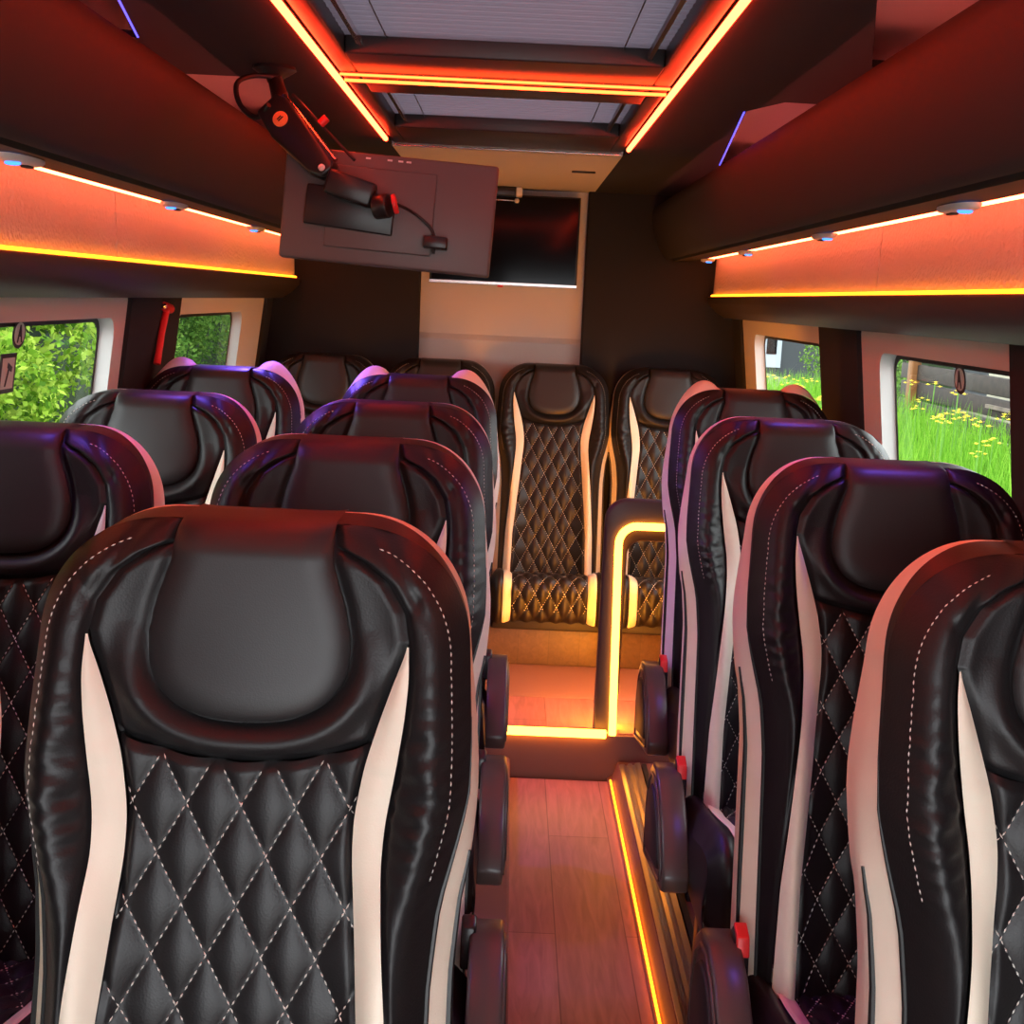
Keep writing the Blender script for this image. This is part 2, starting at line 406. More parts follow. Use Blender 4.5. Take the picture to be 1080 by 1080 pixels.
o = MB().box((0, 0, 0), (.078, .02, .006)).build('ceiling_vent', M['plastic'], bevel=.002); o.location = (.215, 4.18, 1.919)
tag(o, 'small dark slot in the pale ceiling behind the sunroofs', 'vent')

# overhead bins
def bin_(side, label):
    e = empty('overhead_bin', (X(side, .60), 2.35, 1.66), label=label, cat='overhead bin')
    L = Vector(e.location)
    pts = [(.572, 1.873), (.563, 1.860), (.562, 1.835), (.567, 1.80), (.578, 1.76), (.594, 1.722), (.612, 1.692), (.625, 1.679), (.634, 1.676),
           (.637, 1.686), (.652, 1.688), (.654, 1.672), (.70, 1.674), (.745, 1.677), (.745, 1.695), (.87, 1.697), (.87, 1.712), (.66, 1.712), (.625, 1.735), (.602, 1.775), (.588, 1.82), (.582, 1.862), (.578, 1.873)]
    mb = MB(); mb.prism([(X(side, p[0])-L.x, p[1]-L.z) for p in pts], 'y', -2.45, 2.545)
    mb.build('shell', M['bin'], e, smooth=True)
    MB().prism([(X(side, p[0])-L.x, p[1]-L.z) for p in [(.638, 1.6865), (.638, 1.690), (.651, 1.6905), (.651, 1.687)]], 'y', -2.45, 2.545).build('seam_strip', M['rubber'], e)
    # pale inner lining of the trough
    MB().prism([(X(side, p[0])-L.x, p[1]-L.z) for p in [(.84, 1.715), (.93, 1.98), (.935, 1.98), (.845, 1.713)]], 'y', -2.45, 2.545).build('back_lining', M['liner'], e)
    return e
bin_(-1, 'long dark overhead bin above the left windows, curved front lit dull red')
bin_(1, 'long dark overhead bin above the right windows, curved front lit dull red')
for sd, nm in ((-1, 'left'), (1, 'right')):
    led('led_strip', [(X(sd, .70), .8, 1.722), (X(sd, .70), 4.5, 1.722)], M['added_bin_glow'], f'added unseen red glow strip inside the {nm} overhead bin', .006)  # unseen strips added to redden the bin lining
# blue edge-lit dividers at the openings above the bins
def edge(p, q, label, drop):
    p = Vector(p); q = Vector(q); e = empty('bin_divider', p, label=label, cat='divider')
    V = [Vector((0, 0, 0)), q-p, q-p+Vector((0, 0, .05)), Vector((0, 0, .05))]
    n = (q-p).cross(Vector((0, 0, 1))).normalized()*.006
    MB().add([v+n for v in V]+[v-n for v in V], [(0, 1, 2, 3), (4, 7, 6, 5), (0, 4, 5, 1), (1, 5, 6, 2), (2, 6, 7, 3), (3, 7, 4, 0)]).build('plate', M['plastic'], e)
    MB().tube([Vector((0, 0, -.003)), q-p+Vector((0, 0, -.003))], .0022, 8).build('lit_edge', M['led_edge'], e, smooth=True)
edge((.483, 2.774, 1.924), (.60, 3.80, 1.924), 'blue-edged divider in the opening above the right overhead bin', 0)
edge((-.612, 1.95, 1.924), (-.673, 2.26, 1.924), 'blue-edged divider in the opening above the left overhead bin', 0)

# reading lights
def reading_light(x, y, side, label, power=1.2, fwd=0):
    e = empty('reading_light', (x, y, 1.672), label=label, cat='reading light'); e.scale = (.85, .85, .7)
    mb = MB(); pts = []
    V = []; Fc = []; n = 24; prof = [(1, 0), (1, -.35), (.92, -.75), (.7, -1)]
    for s_, z_ in prof:
        for k in range(n):
            q = 2*math.pi*k/n; V.append((.026*s_*math.cos(q), .085*s_*abs(math.sin(q))**.8*math.copysign(1, math.sin(q)), .014*z_))
    for i in range(3):
        for k in range(n): Fc.append((i*n+k, i*n+(k+1) % n, (i+1)*n+(k+1) % n, (i+1)*n+k))
    Fc.append(tuple(3*n+k for k in range(n)))
    MB().add(V, Fc).build('housing', M['white_plastic'], e, smooth=True)
    l = MB().lathe([(.013, -.012), (.013, -.018), (.009, -.020)], Matrix.Translation((0, -.035, 0)), 16).build('lens', M['led_blue'], e, smooth=True)
    MB().box((0, .03, -.016), (.014, .03, .006)).build('switch', M['plastic'], e, bevel=.002)
    if power:
        ld = bpy.data.lights.new('reading_lamp', 'SPOT'); ld.color = (.16, .10, 1); ld.energy = power; ld.spot_size = math.radians(88); ld.spot_blend = .8; ld.shadow_soft_size = .015
        lo = bpy.data.objects.new('reading_lamp', ld); COL.objects.link(lo); lo.parent = e; lo.location = (0, -.035, -.03)
        lo.rotation_euler = (math.radians(-fwd), math.radians(28)*(1 if side > 0 else -1), 0)
    return e
RL = ['nearest blue reading light under the right overhead bin', 'second nearest blue reading light under the right overhead bin', 'third blue reading light under the right overhead bin, above the pillar', 'farthest blue reading light under the right overhead bin, by the rear wall']
for (x, y), lb, pw in zip([(.68, 1.95), (.69, 2.82), (.70, 3.80), (.70, 4.55)], RL, (4.0, 4.0, 4.0, 0)): reading_light(x, y, 1, lb, pw)
LL = ['nearest blue reading light under the left overhead bin, silver housing', 'second blue reading light under the left overhead bin', 'third blue reading light under the left overhead bin', 'farthest blue reading light under the left overhead bin']
for (x, y), lb, pw in zip([(-.73, 1.87), (-.75, 2.78), (-.76, 3.70), (-.76, 4.50)], LL, (4, 8.0, 30.0, 0)): reading_light(x, y, -1, lb, pw, 25 if y > 3.5 else 0)

# ------------------------------------------------------------------ seats
T12 = math.tan(math.radians(12)); ZT = 1.225; ZB = .40
def lerp(z, zs, vs): return np.interp(z, zs, vs)
def smooth_tab(zs, vs):
    zs = np.array(zs); vs = np.array(vs)
    fz = np.linspace(zs[0], zs[-1], 400); fv = np.interp(fz, zs, vs)
    k = np.hanning(31); k /= k.sum(); fv = np.convolve(np.pad(fv, 15, 'edge'), k, 'valid')
    return lambda z: np.interp(z, fz, fv)
Ef0 = smooth_tab([.40, .55, .78, .86, .92, .97, 1.03, 1.085, 1.12], [.186, .186, .185, .192, .208, .219, .218, .2145, .213])
def Ef(z):
    z = np.asarray(z, float); t = np.clip((z-1.10)/.125, 0, 1)
    return np.where(z < 1.10, Ef0(z), .085+.1285*(1-t**2.2)**(1/2.2))
def ztop(x):
    ax = np.abs(x); t = np.clip((ax-.085)/.1285, 0, 1); return 1.10+.125*(1-t**2.2)**(1/2.2)
fa = smooth_tab([.40, .6, .78, .84, .912, .950, 1.0, 1.045, 1.085, 1.118], [.172, .165, .150, .144, .138, .140, .148, .154, .157, .155])
fb = smooth_tab([.40, .6, .78, .84, .912, .950, 1.0, 1.045, 1.085, 1.118], [.142, .138, .121, .116, .109, .109, .117, .130, .143, .155])
ZTIP = 1.118
SX_Z = [1.118, 1.148, 1.176, 1.195, 1.206, 1.225]; SX_X = [.155, .149, .131, .106, .080, .076]
fs = lambda z: np.interp(z, SX_Z, SX_X)
def inner_a(z): return np.where(z < ZTIP, fa(z), fs(z))
def inner_b(z): return np.where(z < ZTIP, fb(z), fs(z))
PZ0 = 1.038
def pil(z):
    z = np.asarray(z, float)
    base = np.interp(z, [1.10, 1.12, 1.15, 1.19, 1.225], [.098, .098, .092, .079, .076])
    t = np.clip((1.11-z)/(1.11-PZ0), 0, 1)
    return np.where(z < 1.11, .098*np.maximum(0, 1-t**2.5)**(1/2.5), base)
_th = np.linspace(0, math.pi/2, 60)
PZB = 1.11-(1.11-PZ0)*np.cos(_th)**.8
PO = np.concatenate([np.stack([.098*np.sin(_th)**.8, PZB], 1), np.stack([pil(np.linspace(1.112, 1.225, 40)), np.linspace(1.112, 1.225, 40)], 1)])
def dist_pillow(ax, z):
    d = np.full(ax.shape, 9.)
    for px, q in PO: d = np.minimum(d, np.hypot(ax-px, z-q))
    inside = (ax < pil(z)) & (z > PZ0)
    return np.where(inside, -d, d)
QX, QZ, QZ0 = .0525, .095, .958
def quilt(x, z):
    s = x/QX+(z-QZ0)/QZ; t = x/QX-(z-QZ0)/QZ
    return (np.abs(np.sin(math.pi*s/1.0))*np.abs(np.sin(math.pi*t/1.0)))**.62
zq = lambda x: .998+.018*(np.abs(x)/.11)**2
def gz(d, w): return np.exp(-(d/w)**2)
def hfun(x, z, kind):
    ax = np.abs(x); sg = np.sign(x)
    e = np.minimum(Ef(z)-ax, (ztop(x)-z)*1.0)
    h = -.034*np.clip(1-e/.04, 0, 1)**2
    B = np.interp(z, [.4, .55, .95, 1.08, 1.2], [.040, .040, .036, .022, .006])
    h = h+B*gz(ax-(Ef(z)-.036), .032)
    h = h+.008*np.clip((z-1.1)/.1, 0, 1)*(1-(ax/.22)**2)
    # seams
    low = z < ZTIP
    if kind in ('bolster',): h = h-.007*gz(ax-inner_a(z), .005)
    if kind == 'yoke':
        h = h-.008*gz(ax-inner_b(z), .006)*np.where(z < 1.205, 1, .3)
        dp = dist_pillow(ax, z)
        f = np.clip((1.13-z)/.07, 0.0, 1)
        h = h+.014*gz(dp-.019, .015)*f-.007*gz(dp, .007)
        h = h-.008*gz(z-zq(x), .006)*(ax < inner_b(z))
    if kind == 'stripe':
        a, b = inner_a(z), inner_b(z); u = np.clip((ax-b)/np.maximum(a-b, 1e-4), 0, 1)
        h = h+.005*np.sin(math.pi*u)*np.clip((a-b)/.02, 0, 1)+.0012*np.sin(z*300+np.sin(z*71)*3)*np.exp(-((z-1.0)/.03)**2)*np.sin(math.pi*u)
    if kind == 'quilt':
        h = h+.0068*quilt(x, z)-.001-.008*gz(ax-fb(z), .005)-.006*gz(z-zq(x), .005)
    if kind == 'bolster':
        w = np.exp(-((z-.98)/.09)**2)
        wr = np.sin(z*210+ax*90+2.3*np.sin(z*47)+sg*1.3)*.6+np.sin(z*330-ax*140+sg*2)*.4
        h = h+.0032*w*wr*np.clip((Ef(z)-ax)/.02, 0, 1)
        w2 = np.clip((z-1.13)/.03, 0, 1)
        h = h-.004*w2*gz((ax-.13)*.8+(z-1.20)*.5-.004*sg, .006)-.003*w2*gz((ax-.165)*.9-(z-1.17)*.4, .006)
    return h
def YF(z): return -(ZT-z)*T12
def P3(x, z, h): return np.stack([x, YF(z)-h, z], -1)

def grid(V, nr, nc, flip=False):
    idx = np.arange(nr*nc).reshape(nr, nc)
    q = np.stack([idx[:-1, :-1], idx[:-1, 1:], idx[1:, 1:], idx[1:, :-1]], -1).reshape(-1, 4)
    if flip: q = q[:, ::-1]
    return V.reshape(-1, 3).tolist(), q.tolist()

ZR = np.concatenate([np.linspace(ZB, 1.10, 144), 1.10+.1249*np.sin(np.linspace(0.015, 1, 44)*math.pi/2)])
def bolster_grid(sg, nc=30):
    z = ZR[:, None]; t = np.linspace(0, 1, nc)[None, :]
    xi = inner_a(z); xo = np.maximum(Ef(z), xi+.0005); xx = xi+(xo-xi)*t; zz = z+0*t
    return grid(P3(sg*xx, zz, hfun(sg*xx, zz, 'bolster')), len(ZR), nc, sg < 0)
def stripe_grid(sg, nc=9):
    zs = np.linspace(ZB, ZTIP-.0005, 130); z = zs[:, None]; t = np.linspace(0, 1, nc)[None, :]
    xi, xo = inner_b(z), inner_a(z); xx = xi+(xo-xi)*t; zz = z+0*t
    return grid(P3(sg*xx, zz, hfun(sg*xx, zz, 'stripe')), len(zs), nc, sg < 0)
def yoke_grid(nc=80):
    s = np.linspace(-1, 1, nc)[None, :]; t = np.concatenate([np.linspace(0, .55, 60), np.linspace(.56, 1, 50)])[:, None]
    xg = s*.11
    for _ in range(4):
        z0 = zq(xg); zz = z0+(ZT-z0)*t; xg = s*inner_b(zz)
    return grid(P3(xg, zz, hfun(xg, zz, 'yoke')), len(t), nc)
def quilt_grid(nc=88, nr=190):
    s = np.linspace(-1, 1, nc)[None, :]; t = np.linspace(0, 1, nr)[:, None]
    xg = s*.12+0*t
    for _ in range(4):
        z1 = zq(xg); zz = ZB+(z1-ZB)*t; xg = s*fb(zz)
    return grid(P3(xg, zz, hfun(xg, zz, 'quilt')), nr, nc)
def pillow_grid(nc=40):
    zs = np.concatenate([PZB[1::2], np.linspace(1.112, ZT, 34)])
    z = zs[:, None]; s = np.sin(np.linspace(-1, 1, nc)*math.pi/2)[None, :]
    xx = s*pil(z); zz = z+0*s
    ax = np.abs(xx); d = -dist_pillow(ax, zz)
    side = np.where(zz > 1.19, (pil(zz)-ax), d)
    u = np.clip(np.minimum(d*1.0, side)/.03, 0, 1)
    u = np.where(zz > 1.19, np.clip(side/.03, 0, 1), u)
    top = np.clip((ZT-zz)/.03, 0, 1); rnd = np.sqrt(np.clip(1-(1-u)**2, 0, 1))
    base = .008*np.clip((zz-1.1)/.1, 0, 1)
    h = base-.004+(.012*rnd)+.006*(1-(ax/.1)**2)*np.clip((1.2-zz)/.1, 0, 1)-.026*(1-np.sqrt(np.clip(1-(1-top)**2, 0, 1)))
    V = P3(xx, zz, h)
    # band rolls over the top edge to the back
    ext = []
    for dz, dy in ((.0015, .012), (.002, .028), (.002, .06), (.001, .085), (-.004, .10), (-.03, .106)):
        r = V[-1].copy(); r[:, 1] += dy; r[:, 2] += dz*1.0; r[:, 0] *= 1.0; ext.append(r)
    V = np.concatenate([V, np.array(ext)], 0)
    return grid(V, V.shape[0], nc)

# outline curves: front edge and back edge, joined by the cream side panel
def outline(n_side=60, n_top=26):
    zs = np.linspace(ZB, 1.10, n_side)
    L = [(Ef0(z), z) for z in zs]
    for a in np.linspace(0, 1, n_top)[1:]:
        z = 1.10+.125*math.sin(a*math.pi/2)*.9993; L.append((float(Ef(z)), z))
    L += [(.086, 1.2255), (.068, 1.2255)]
    return np.array(L)           # right half, bottom to top inner corner
OL = outline()
def back_off(hump):
    z = OL[:, 1]; o_side = np.interp(z, [.4, .88, .97, 1.03, 1.10], [.023, .020, .006, .002, -.002])
    k = np.arange(len(OL)); top = k >= 60
    tt = np.clip((k-60)/25., 0, 1)
    ox = np.where(top, -.002*(1-tt)-.003*np.sin(math.pi*tt), o_side)
    oz = np.where(top, hump*np.sin(math.pi*np.clip(tt, 0, 1)**2.1)**1.1, 0)
    return ox, oz
HUMP = [.002]
DEPTH = np.interp(OL[:, 1], [.4, 1.0, 1.225], [.125, .12, .095])
def side_strip(sg, t0, t1, nc):
    OX, OZ = back_off(HUMP[0]); t0 = np.broadcast_to(np.asarray(t0, float), (len(OL),))[:, None]; t = t0+(t1-t0)*np.linspace(0, 1, nc)[None, :] if np.isscalar(t1) else t0+(np.asarray(t1)[:, None]-t0)*np.linspace(0, 1, nc)[None, :]
    x0 = OL[:, 0][:, None]; z0 = OL[:, 1][:, None]
    h0 = hfun(OL[:, 0], np.minimum(OL[:, 1], 1.2249), 'none')[:, None]
    h0 = np.maximum(h0, -.036)
    bl = np.sin(math.pi*t)
    xx = x0+OX[:, None]*np.minimum(1, t*2.2)+.004*bl*np.interp(z0, [.9, 1.05], [1, .3])
    zz = z0+OZ[:, None]*np.sin(np.clip(t, 0, 1)*math.pi*.62)
    yy = YF(z0)-h0+(DEPTH[:, None]+h0)*t
    V = np.stack([sg*xx, yy, zz], -1)
    return grid(V, len(OL), nc, sg > 0), V
def t_split():
    k = np.arange(len(OL)); return np.interp(k, [50, 62, 72, len(OL)-3], [.02, .18, .55, .93]) if HUMP[0] < .01 else np.full(len(OL), .02)
def cap_strip(sg, nc=6):
    return side_strip(sg, 0, t_split(), nc)[0]
def back_shell(nc=24):
    s = np.linspace(-1, 1, nc)[None, :]
    _, Vr = side_strip(1, 0, 1, 9); eb = Vr[:, -1, :]
    xx = eb[:, 0][:, None]*s; zz = eb[:, 2][:, None]+0*s
    yy = eb[:, 1][:, None]+.035*(1-s**2)**.6*np.interp(eb[:, 2], [.4, 1.1, 1.24], [1, .8, .1])[:, None]
    return grid(np.stack([xx, yy, zz], -1), len(OL), nc, True)

def dash(mb, p, q, n, w=.0011, hgt=.0012):
    p = np.array(p); q = np.array(q); n = np.array(n)
    t = (q-p)/np.linalg.norm(q-p); sd = np.cross(t, n); m = (p+q)/2
    mb.add([p, m+sd*w, q, m-sd*w, m+n*hgt], [(0, 1, 4), (1, 2, 4), (2, 3, 4), (3, 0, 4)])
def thread_line(mb, xs, zs, kind, step=.0085, fill=.68, lift=.0006, w=.0012):
    """dashes along a dense polyline (x,z) laid on the height field"""
    seg = np.hypot(np.diff(xs), np.diff(zs)); L = np.concatenate([[0], np.cumsum(seg)])
    k = 0
    while k*step+step*fill < L[-1]:
        a, b = k*step, k*step+step*fill; k += 1
        x = np.interp([a, b], L, xs); z = np.interp([a, b], L, zs)
        h = hfun(x, z, kind)+lift
        P = P3(x, z, h); dash(mb, P[0], P[1], (0, -1, .2), w)

def make_stitching():
    mb = MB()
    for fam in (1, -1):
        for k in range(-16, 17):
            zs = np.linspace(ZB+.01, 1.03, 1500)
            xs = fam*((k)-(zs-QZ0)/QZ)*QX
            ok = (np.abs(xs) < fb(zs)-.001) & (zs < zq(xs)-.001)
            if ok.sum() > 20: thread_line(mb, xs[ok], zs[ok], 'quilt', lift=.0018, w=.0009)
    return mb
def make_edge_stitch():
    mb = MB()
    for sg in (-1, 1):
        pts = [(Ef0(z)-.017, z) for z in np.linspace(.90, 1.088, 50)]
        for a in np.linspace(0, .93, 40): z = 1.088+.121*math.sin(a*math.pi/2); pts.append((float(Ef(z+.011))-.012-.005*(1-a), z))
        pts = np.array(pts); thread_line(mb, sg*pts[:, 0], pts[:, 1], 'bolster', step=.0075, w=.0008)
    return mb

# cushion: profile from backrest foot forward and down, param u along, x across
CU = np.array([(-.10, .425), (-.17, .432), (-.25, .445), (-.35, .470), (-.43, .492), (-.49, .499), (-.522, .488), (-.538, .462), (-.543, .42), (-.543, .37), (-.525, .345)])
def cushion_curve(n=90):
    d = np.hypot(*np.diff(CU, axis=0).T); L = np.concatenate([[0], np.cumsum(d)]); s = np.linspace(0, L[-1], n)
    y = np.interp(s, L, CU[:, 0]); z = np.interp(s, L, CU[:, 1])
    k = np.hanning(9); k /= k.sum()
    y2 = np.convolve(np.pad(y, 4, 'edge'), k, 'valid'); z2 = np.convolve(np.pad(z, 4, 'edge'), k, 'valid')
    ty = np.gradient(y2); tz = np.gradient(z2); m = np.hypot(ty, tz); ny, nz = tz/m, -ty/m
    return s, y2, z2, ny, nz
CS, CY, CZ, CNY, CNZ = cushion_curve()
def c_h(x, s, kind):
    ax = np.abs(x); h = -.03*np.clip(1-(.212-ax)/.035, 0, 1)**2+.022*gz(ax-.185, .03)
    h = h-.006*(gz(ax-.165, .004)+gz(ax-.135, .004))
    if kind == 'quilt':
        S = x/QX+s/QZ; Tt = x/QX-s/QZ
        h = h+.011*(np.abs(np.sin(math.pi*S))*np.abs(np.sin(math.pi*Tt)))**.62-.001
    if kind == 'stripe': h = h+.006
    if kind == 'quilt': h = h+.002
    return h
def c_pts(x, si, kind):
    h = c_h(x, np.interp(si, CS, CS), kind)
    y = np.interp(si, CS, CY)+np.interp(si, CS, CNY)*h; z = np.interp(si, CS, CZ)+np.interp(si, CS, CNZ)*h
    return np.stack([x, y, z], -1)
def c_grid(x0, x1, nc, kind, flip=False):
    t = np.linspace(0, 1, nc)[None, :]; s = CS[:, None]+0*t; x = x0+(x1-x0)*t+0*s
    return grid(c_pts(x, s, kind), len(CS), nc, flip)

def make_seat():
    root = empty('passenger_seat', (0, 0, 0), cat='seat')
    mb = MB()
    for sg in (-1, 1): mb.add(*bolster_grid(sg))
    for sg in (-1, 1): mb.add(*cap_strip(sg))
    mb.add(*yoke_grid())
    bk = mb.build_raw('backrest', M['leather'], root)
    mesh('quilted_panel', *quilt_grid(), M['leather'], root, True)
    mesh('headrest_pad', *pillow_grid(), M['leather_smooth'], root, True)
    for sg in (-1, 1):
        g = stripe_grid(sg); mesh('accent_stripe', g[0], g[1], M['cream'], root, True)
    for sg in (-1, 1):
        (V, Fc), A = side_strip(sg, t_split(), 1, 9)
        sp = mesh('side_panel', V, Fc, M['cream'], root, True)
        # piping on the front edge and a dark seam line low on the panel
        pm = MB(); e0 = A[:56, 0, :].copy(); e0[:, 1] -= .001
        pm.tube([tuple(p) for p in e0[::2]], [.0028]*(len(e0[::2])-8)+[.0028*(8-i)/9 for i in range(8)], 6)
        pm.build('piping', M['piping'], sp, smooth=True)
        sm = MB(); q = A[:44, 3, :]
        sm.tube([(p[0]+sg*.0005, p[1], p[2]) for p in q[::2]], [.0015+.003*math.sin(math.pi*i/22) for i in range(22)], 6)
        sm.build('seam', M['piping'], sp, smooth=True)
    V, Fc = back_shell(); mesh('back_shell', V, Fc, M['plastic_matt'], root, True)
    st = make_stitching(); es = make_edge_stitch(); st.add(es.v, es.f)
    mesh('stitching', st.v, st.f, M['thread'], root)
    # cushion
    cb = MB()
    cb.add(*c_grid(-.215, .215, 60, 'side', True))
    for sg in (-1, 1):          # closed flanks
        top = c_pts(np.full(len(CS), sg*.215), CS, 'side'); V = []; n = len(CS)
        for d, zz in ((0, None), (.006, .40), (.0, .33)):
            for p in top: V.append((p[0]+sg*d, p[1], p[2] if zz is None else min(p[2], max(zz, zz))))
        Fc = [(r*n+i, r*n+i+1, (r+1)*n+i+1, (r+1)*n+i) for r in range(2) for i in range(n-1)]
        cb.add(V, Fc)
    cb.build_raw('cushion', M['leather'], root)
    V, Fc = c_grid(-.135, .135, 60, 'quilt', True); mesh('cushion_quilted_panel', V, Fc, M['leather'], root, True)
    for a, b in ((-.165, -.135), (.135, .165)):
        V, Fc = c_grid(a, b, 7, 'stripe', True); mesh('cushion_stripe', V, Fc, M['cream'], root, True)
    sm = MB()
    for fam in (1, -1):
        for k in range(-14, 15):
            ss = np.linspace(.06, CS[-1]-.04, 900); xs = fam*(k*QX-ss*QX/QZ)
            ok = np.abs(xs) < .133
            if ok.sum() < 20: continue
            xo, so = xs[ok], ss[ok]; L = np.concatenate([[0], np.cumsum(np.hypot(np.diff(xo), np.diff(so)))]); j = 0
            while j*.009+.006 < L[-1]:
                x = np.interp([j*.009, j*.009+.006], L, xo); s = np.interp([j*.009, j*.009+.006], L, so); j += 1
                P = c_pts(x, s, 'quilt'); nn = np.array([0, np.interp(s[0], CS, CNY), np.interp(s[0], CS, CNZ)])
                dash(sm, P[0]+nn*.002, P[1]+nn*.002, nn, .0013)
    mesh('cushion_stitching', sm.v, sm.f, M['thread'], root)
    # understructure
    MB().box((0, -.30, .335), (.40, .44, .05)).build('seat_frame', M['plastic_matt'], root, bevel=.008)
    MB().box((0, -.12, .372), (.36, .16, .05)).build('recliner_bar', M['plastic_matt'], root, bevel=.008)
    return root

def build_raw(s, name, mat, parent):
    me = bpy.data.meshes.new(name); me.from_pydata(s.v, [], s.f)
    return link(name, me, mat, parent, True)
MB.build_raw = build_raw

def add_side(root, sg):
    """legs, arched side cover, hinge, belt buckle on the aisle side (sg)"""
    for y in (-.17, -.43):
        for sx in (-1, 1):
            MB().prism([(y-.03, .0), (y+.03, .0), (y+.022, .315), (y-.022, .315)], 'x', sx*.15-.014, sx*.15+.014).build('leg', M['plastic'], root, bevel=.004)
    # cover outline (y,z): arch
    arch = [(-.05, .27), (-.045, .40), (-.065, .47), (-.11, .506), (-.17, .512), (-.23, .495), (-.29, .455), (-.335, .405), (-.36, .365), (-.355, .335), (-.33, .325), (-.2, .30)]
    x0, x1 = sg*.218, sg*.270
    c = MB().prism(arch, 'x', min(x0, x1), max(x0, x1)).build('side_cover', M['cover'], root, bevel=.006, seg=2)
    cy, cz = -.2, .40
    inn = [(cy+(y-cy)*.66, cz+(z-cz)*.66) for y, z in arch]
    MB().prism(inn, 'x', min(sg*.262, sg*.276), max(sg*.262, sg*.276)).build('cover_inset', M['plastic_matt'], c, bevel=.005)
    rim = MB().tube([(sg*.270, cy+(y-cy)*.80, cz+(z-cz)*.84) for y, z in arch], .004, 8, closed=True); rim.build('cover_rim', M['cover'], c, smooth=True)
    dz = -.055
    b = MB().prism([(p[0]-.01, p[1]+dz) for p in [(-.115, .50), (-.10, .555), (-.13, .585), (-.155, .575), (-.165, .51)]], 'x', min(sg*.205, sg*.228), max(sg*.205, sg*.228)).build('belt_buckle', M['plastic'], root, bevel=.005)
    if sg < 0: MB().prism([(p[0]-.01, p[1]+dz) for p in [(-.170, .552), (-.160, .580), (-.130, .589), (-.124, .580), (-.150, .568), (-.158, .548)]], 'x', min(sg*.207, sg*.226), max(sg*.207, sg*.226)).build('release_button', M['red_plastic'], b, bevel=.002)
    return root

proto = make_seat()
right_proto = copy_tree(proto); add_side(right_proto, -1)
left_proto = copy_tree(proto); add_side(left_proto, 1)
outer_proto = copy_tree(proto); 
for y in (-.17, -.43):
    for sx in (-1, 1):
        MB().prism([(y-.03, .0), (y+.03, .0), (y+.022, .315), (y-.022, .315)], 'x', sx*.15-.014, sx*.15+.014).build('leg', M['plastic'], outer_proto, bevel=.004)

ROWS = [1.18, 1.87, 2.56, 3.28]
ordn = ['front', 'second', 'third', 'fourth']
lab_aisle = ['nearest black and cream quilted seat, filling the lower left of the picture',
             'left aisle seat directly behind the big nearest seat, top lit dark red',
             'left aisle seat with a purple-lit top, third back along the aisle',
             'left aisle seat whose pink-lit corners peek over the third one, fourth back']
lab_outer = ['left window seat beside the big nearest seat, only a strip at the picture edge',
             'dark left window seat cut by the picture edge, pink right side, second back',
             'dark left window seat with a rounded top against the big hedge window, third back',
             'left window seat with a bright blue-purple top by the red hammer, fourth back']
lab_right = ['nearest right seat, cut by the lower right edge of the picture',
             'second right seat from the front, large quilted back and dark wide top',
             'third right seat from the front, below the pillar between the right windows',
             'fourth right seat from the front, pink and white top corners showing over the third']
def put(src, x, y, z, label, used=set(), rz=0):
    o = src if src.name not in used else copy_tree(src)
    used.add(src.name); o.location = (x, y, z); o['label'] = label; o['group'] = 'black and cream passenger seats'; o.rotation_euler.z = rz
    return o
row4 = []
for i, y in enumerate(ROWS):
    tr = [put(left_proto, -.24, y, .06, lab_aisle[i]), put(outer_proto, [-.745, -.755, -.735, -.765][i], y, .06, lab_outer[i]), put(right_proto, [.602, .602, .605, .655][i], y, .06, lab_right[i])]
    for r in tr: r.scale.z = .989 if i < 3 else 1
    if i == 3:      # the fourth row has fuller cream corners that stand above the black top
        HUMP[0] = .026; mm = {}
        for sg in (-1, 1):
            (V, Fc), A = side_strip(sg, t_split(), 1, 9)
            me = bpy.data.meshes.new('side_panel_full'); me.from_pydata(V, [], Fc); me.materials.append(M['cream'])
            for p in me.polygons: p.use_smooth = True
            mm[sg] = me
        for r in tr:
            for c in r.children:
                if c.name.split('.')[0] == 'side_panel': c.data = mm[-1 if c.data.vertices[0].co.x < 0 else 1]
# rear row on its box
lab_rear = ['rear row seat at the far left, against the black padded wall, half hidden',
            'rear row seat second from left, under the monitor, below the white panel',
            'rear row seat facing the aisle, fully seen with its cushion at the aisle end',
            'rear row seat at the far right, behind the lit handrail frame']
for x, lb in zip([-.713, -.266, .177, .623], lab_rear): put(proto, x, 4.775, .03, lb)

# box under the rear row
e = empty('bench_box', (CX, 4.55, .15), label='dark wood-fronted box under the rear row of seats', cat='seat box')
MB().box((0, -.02, .095), (1.88, .48, .19)).build('box', M['box_wood'], e, bevel=.006)
MB().prism([(-.47, 0), (-.45, .012), (-.285, .055), (-.262, .055), (-.262, 0)], 'x', -.94, .94).build('plinth', M['riser'], e, bevel=.004)
# step nosing light
e = empty('step_light', (.19, 3.74, .15), label='bright white-amber light bar on the edge of the rear step', cat='led strip')
MB().box((0, .01, .004), (.345, .04, .008)).build('nosing', M['alu'], e, bevel=.002)
MB().box((0, -.010, .004), (.335, .018, .026)).build('light_bar', M['led_amber'], e, bevel=.004)
led('led_strip', [(.377, .5, .012), (.377, 3.70, .012)], M['led_yellow'], 'thin yellow light line along the right edge of the aisle floor', .0035)

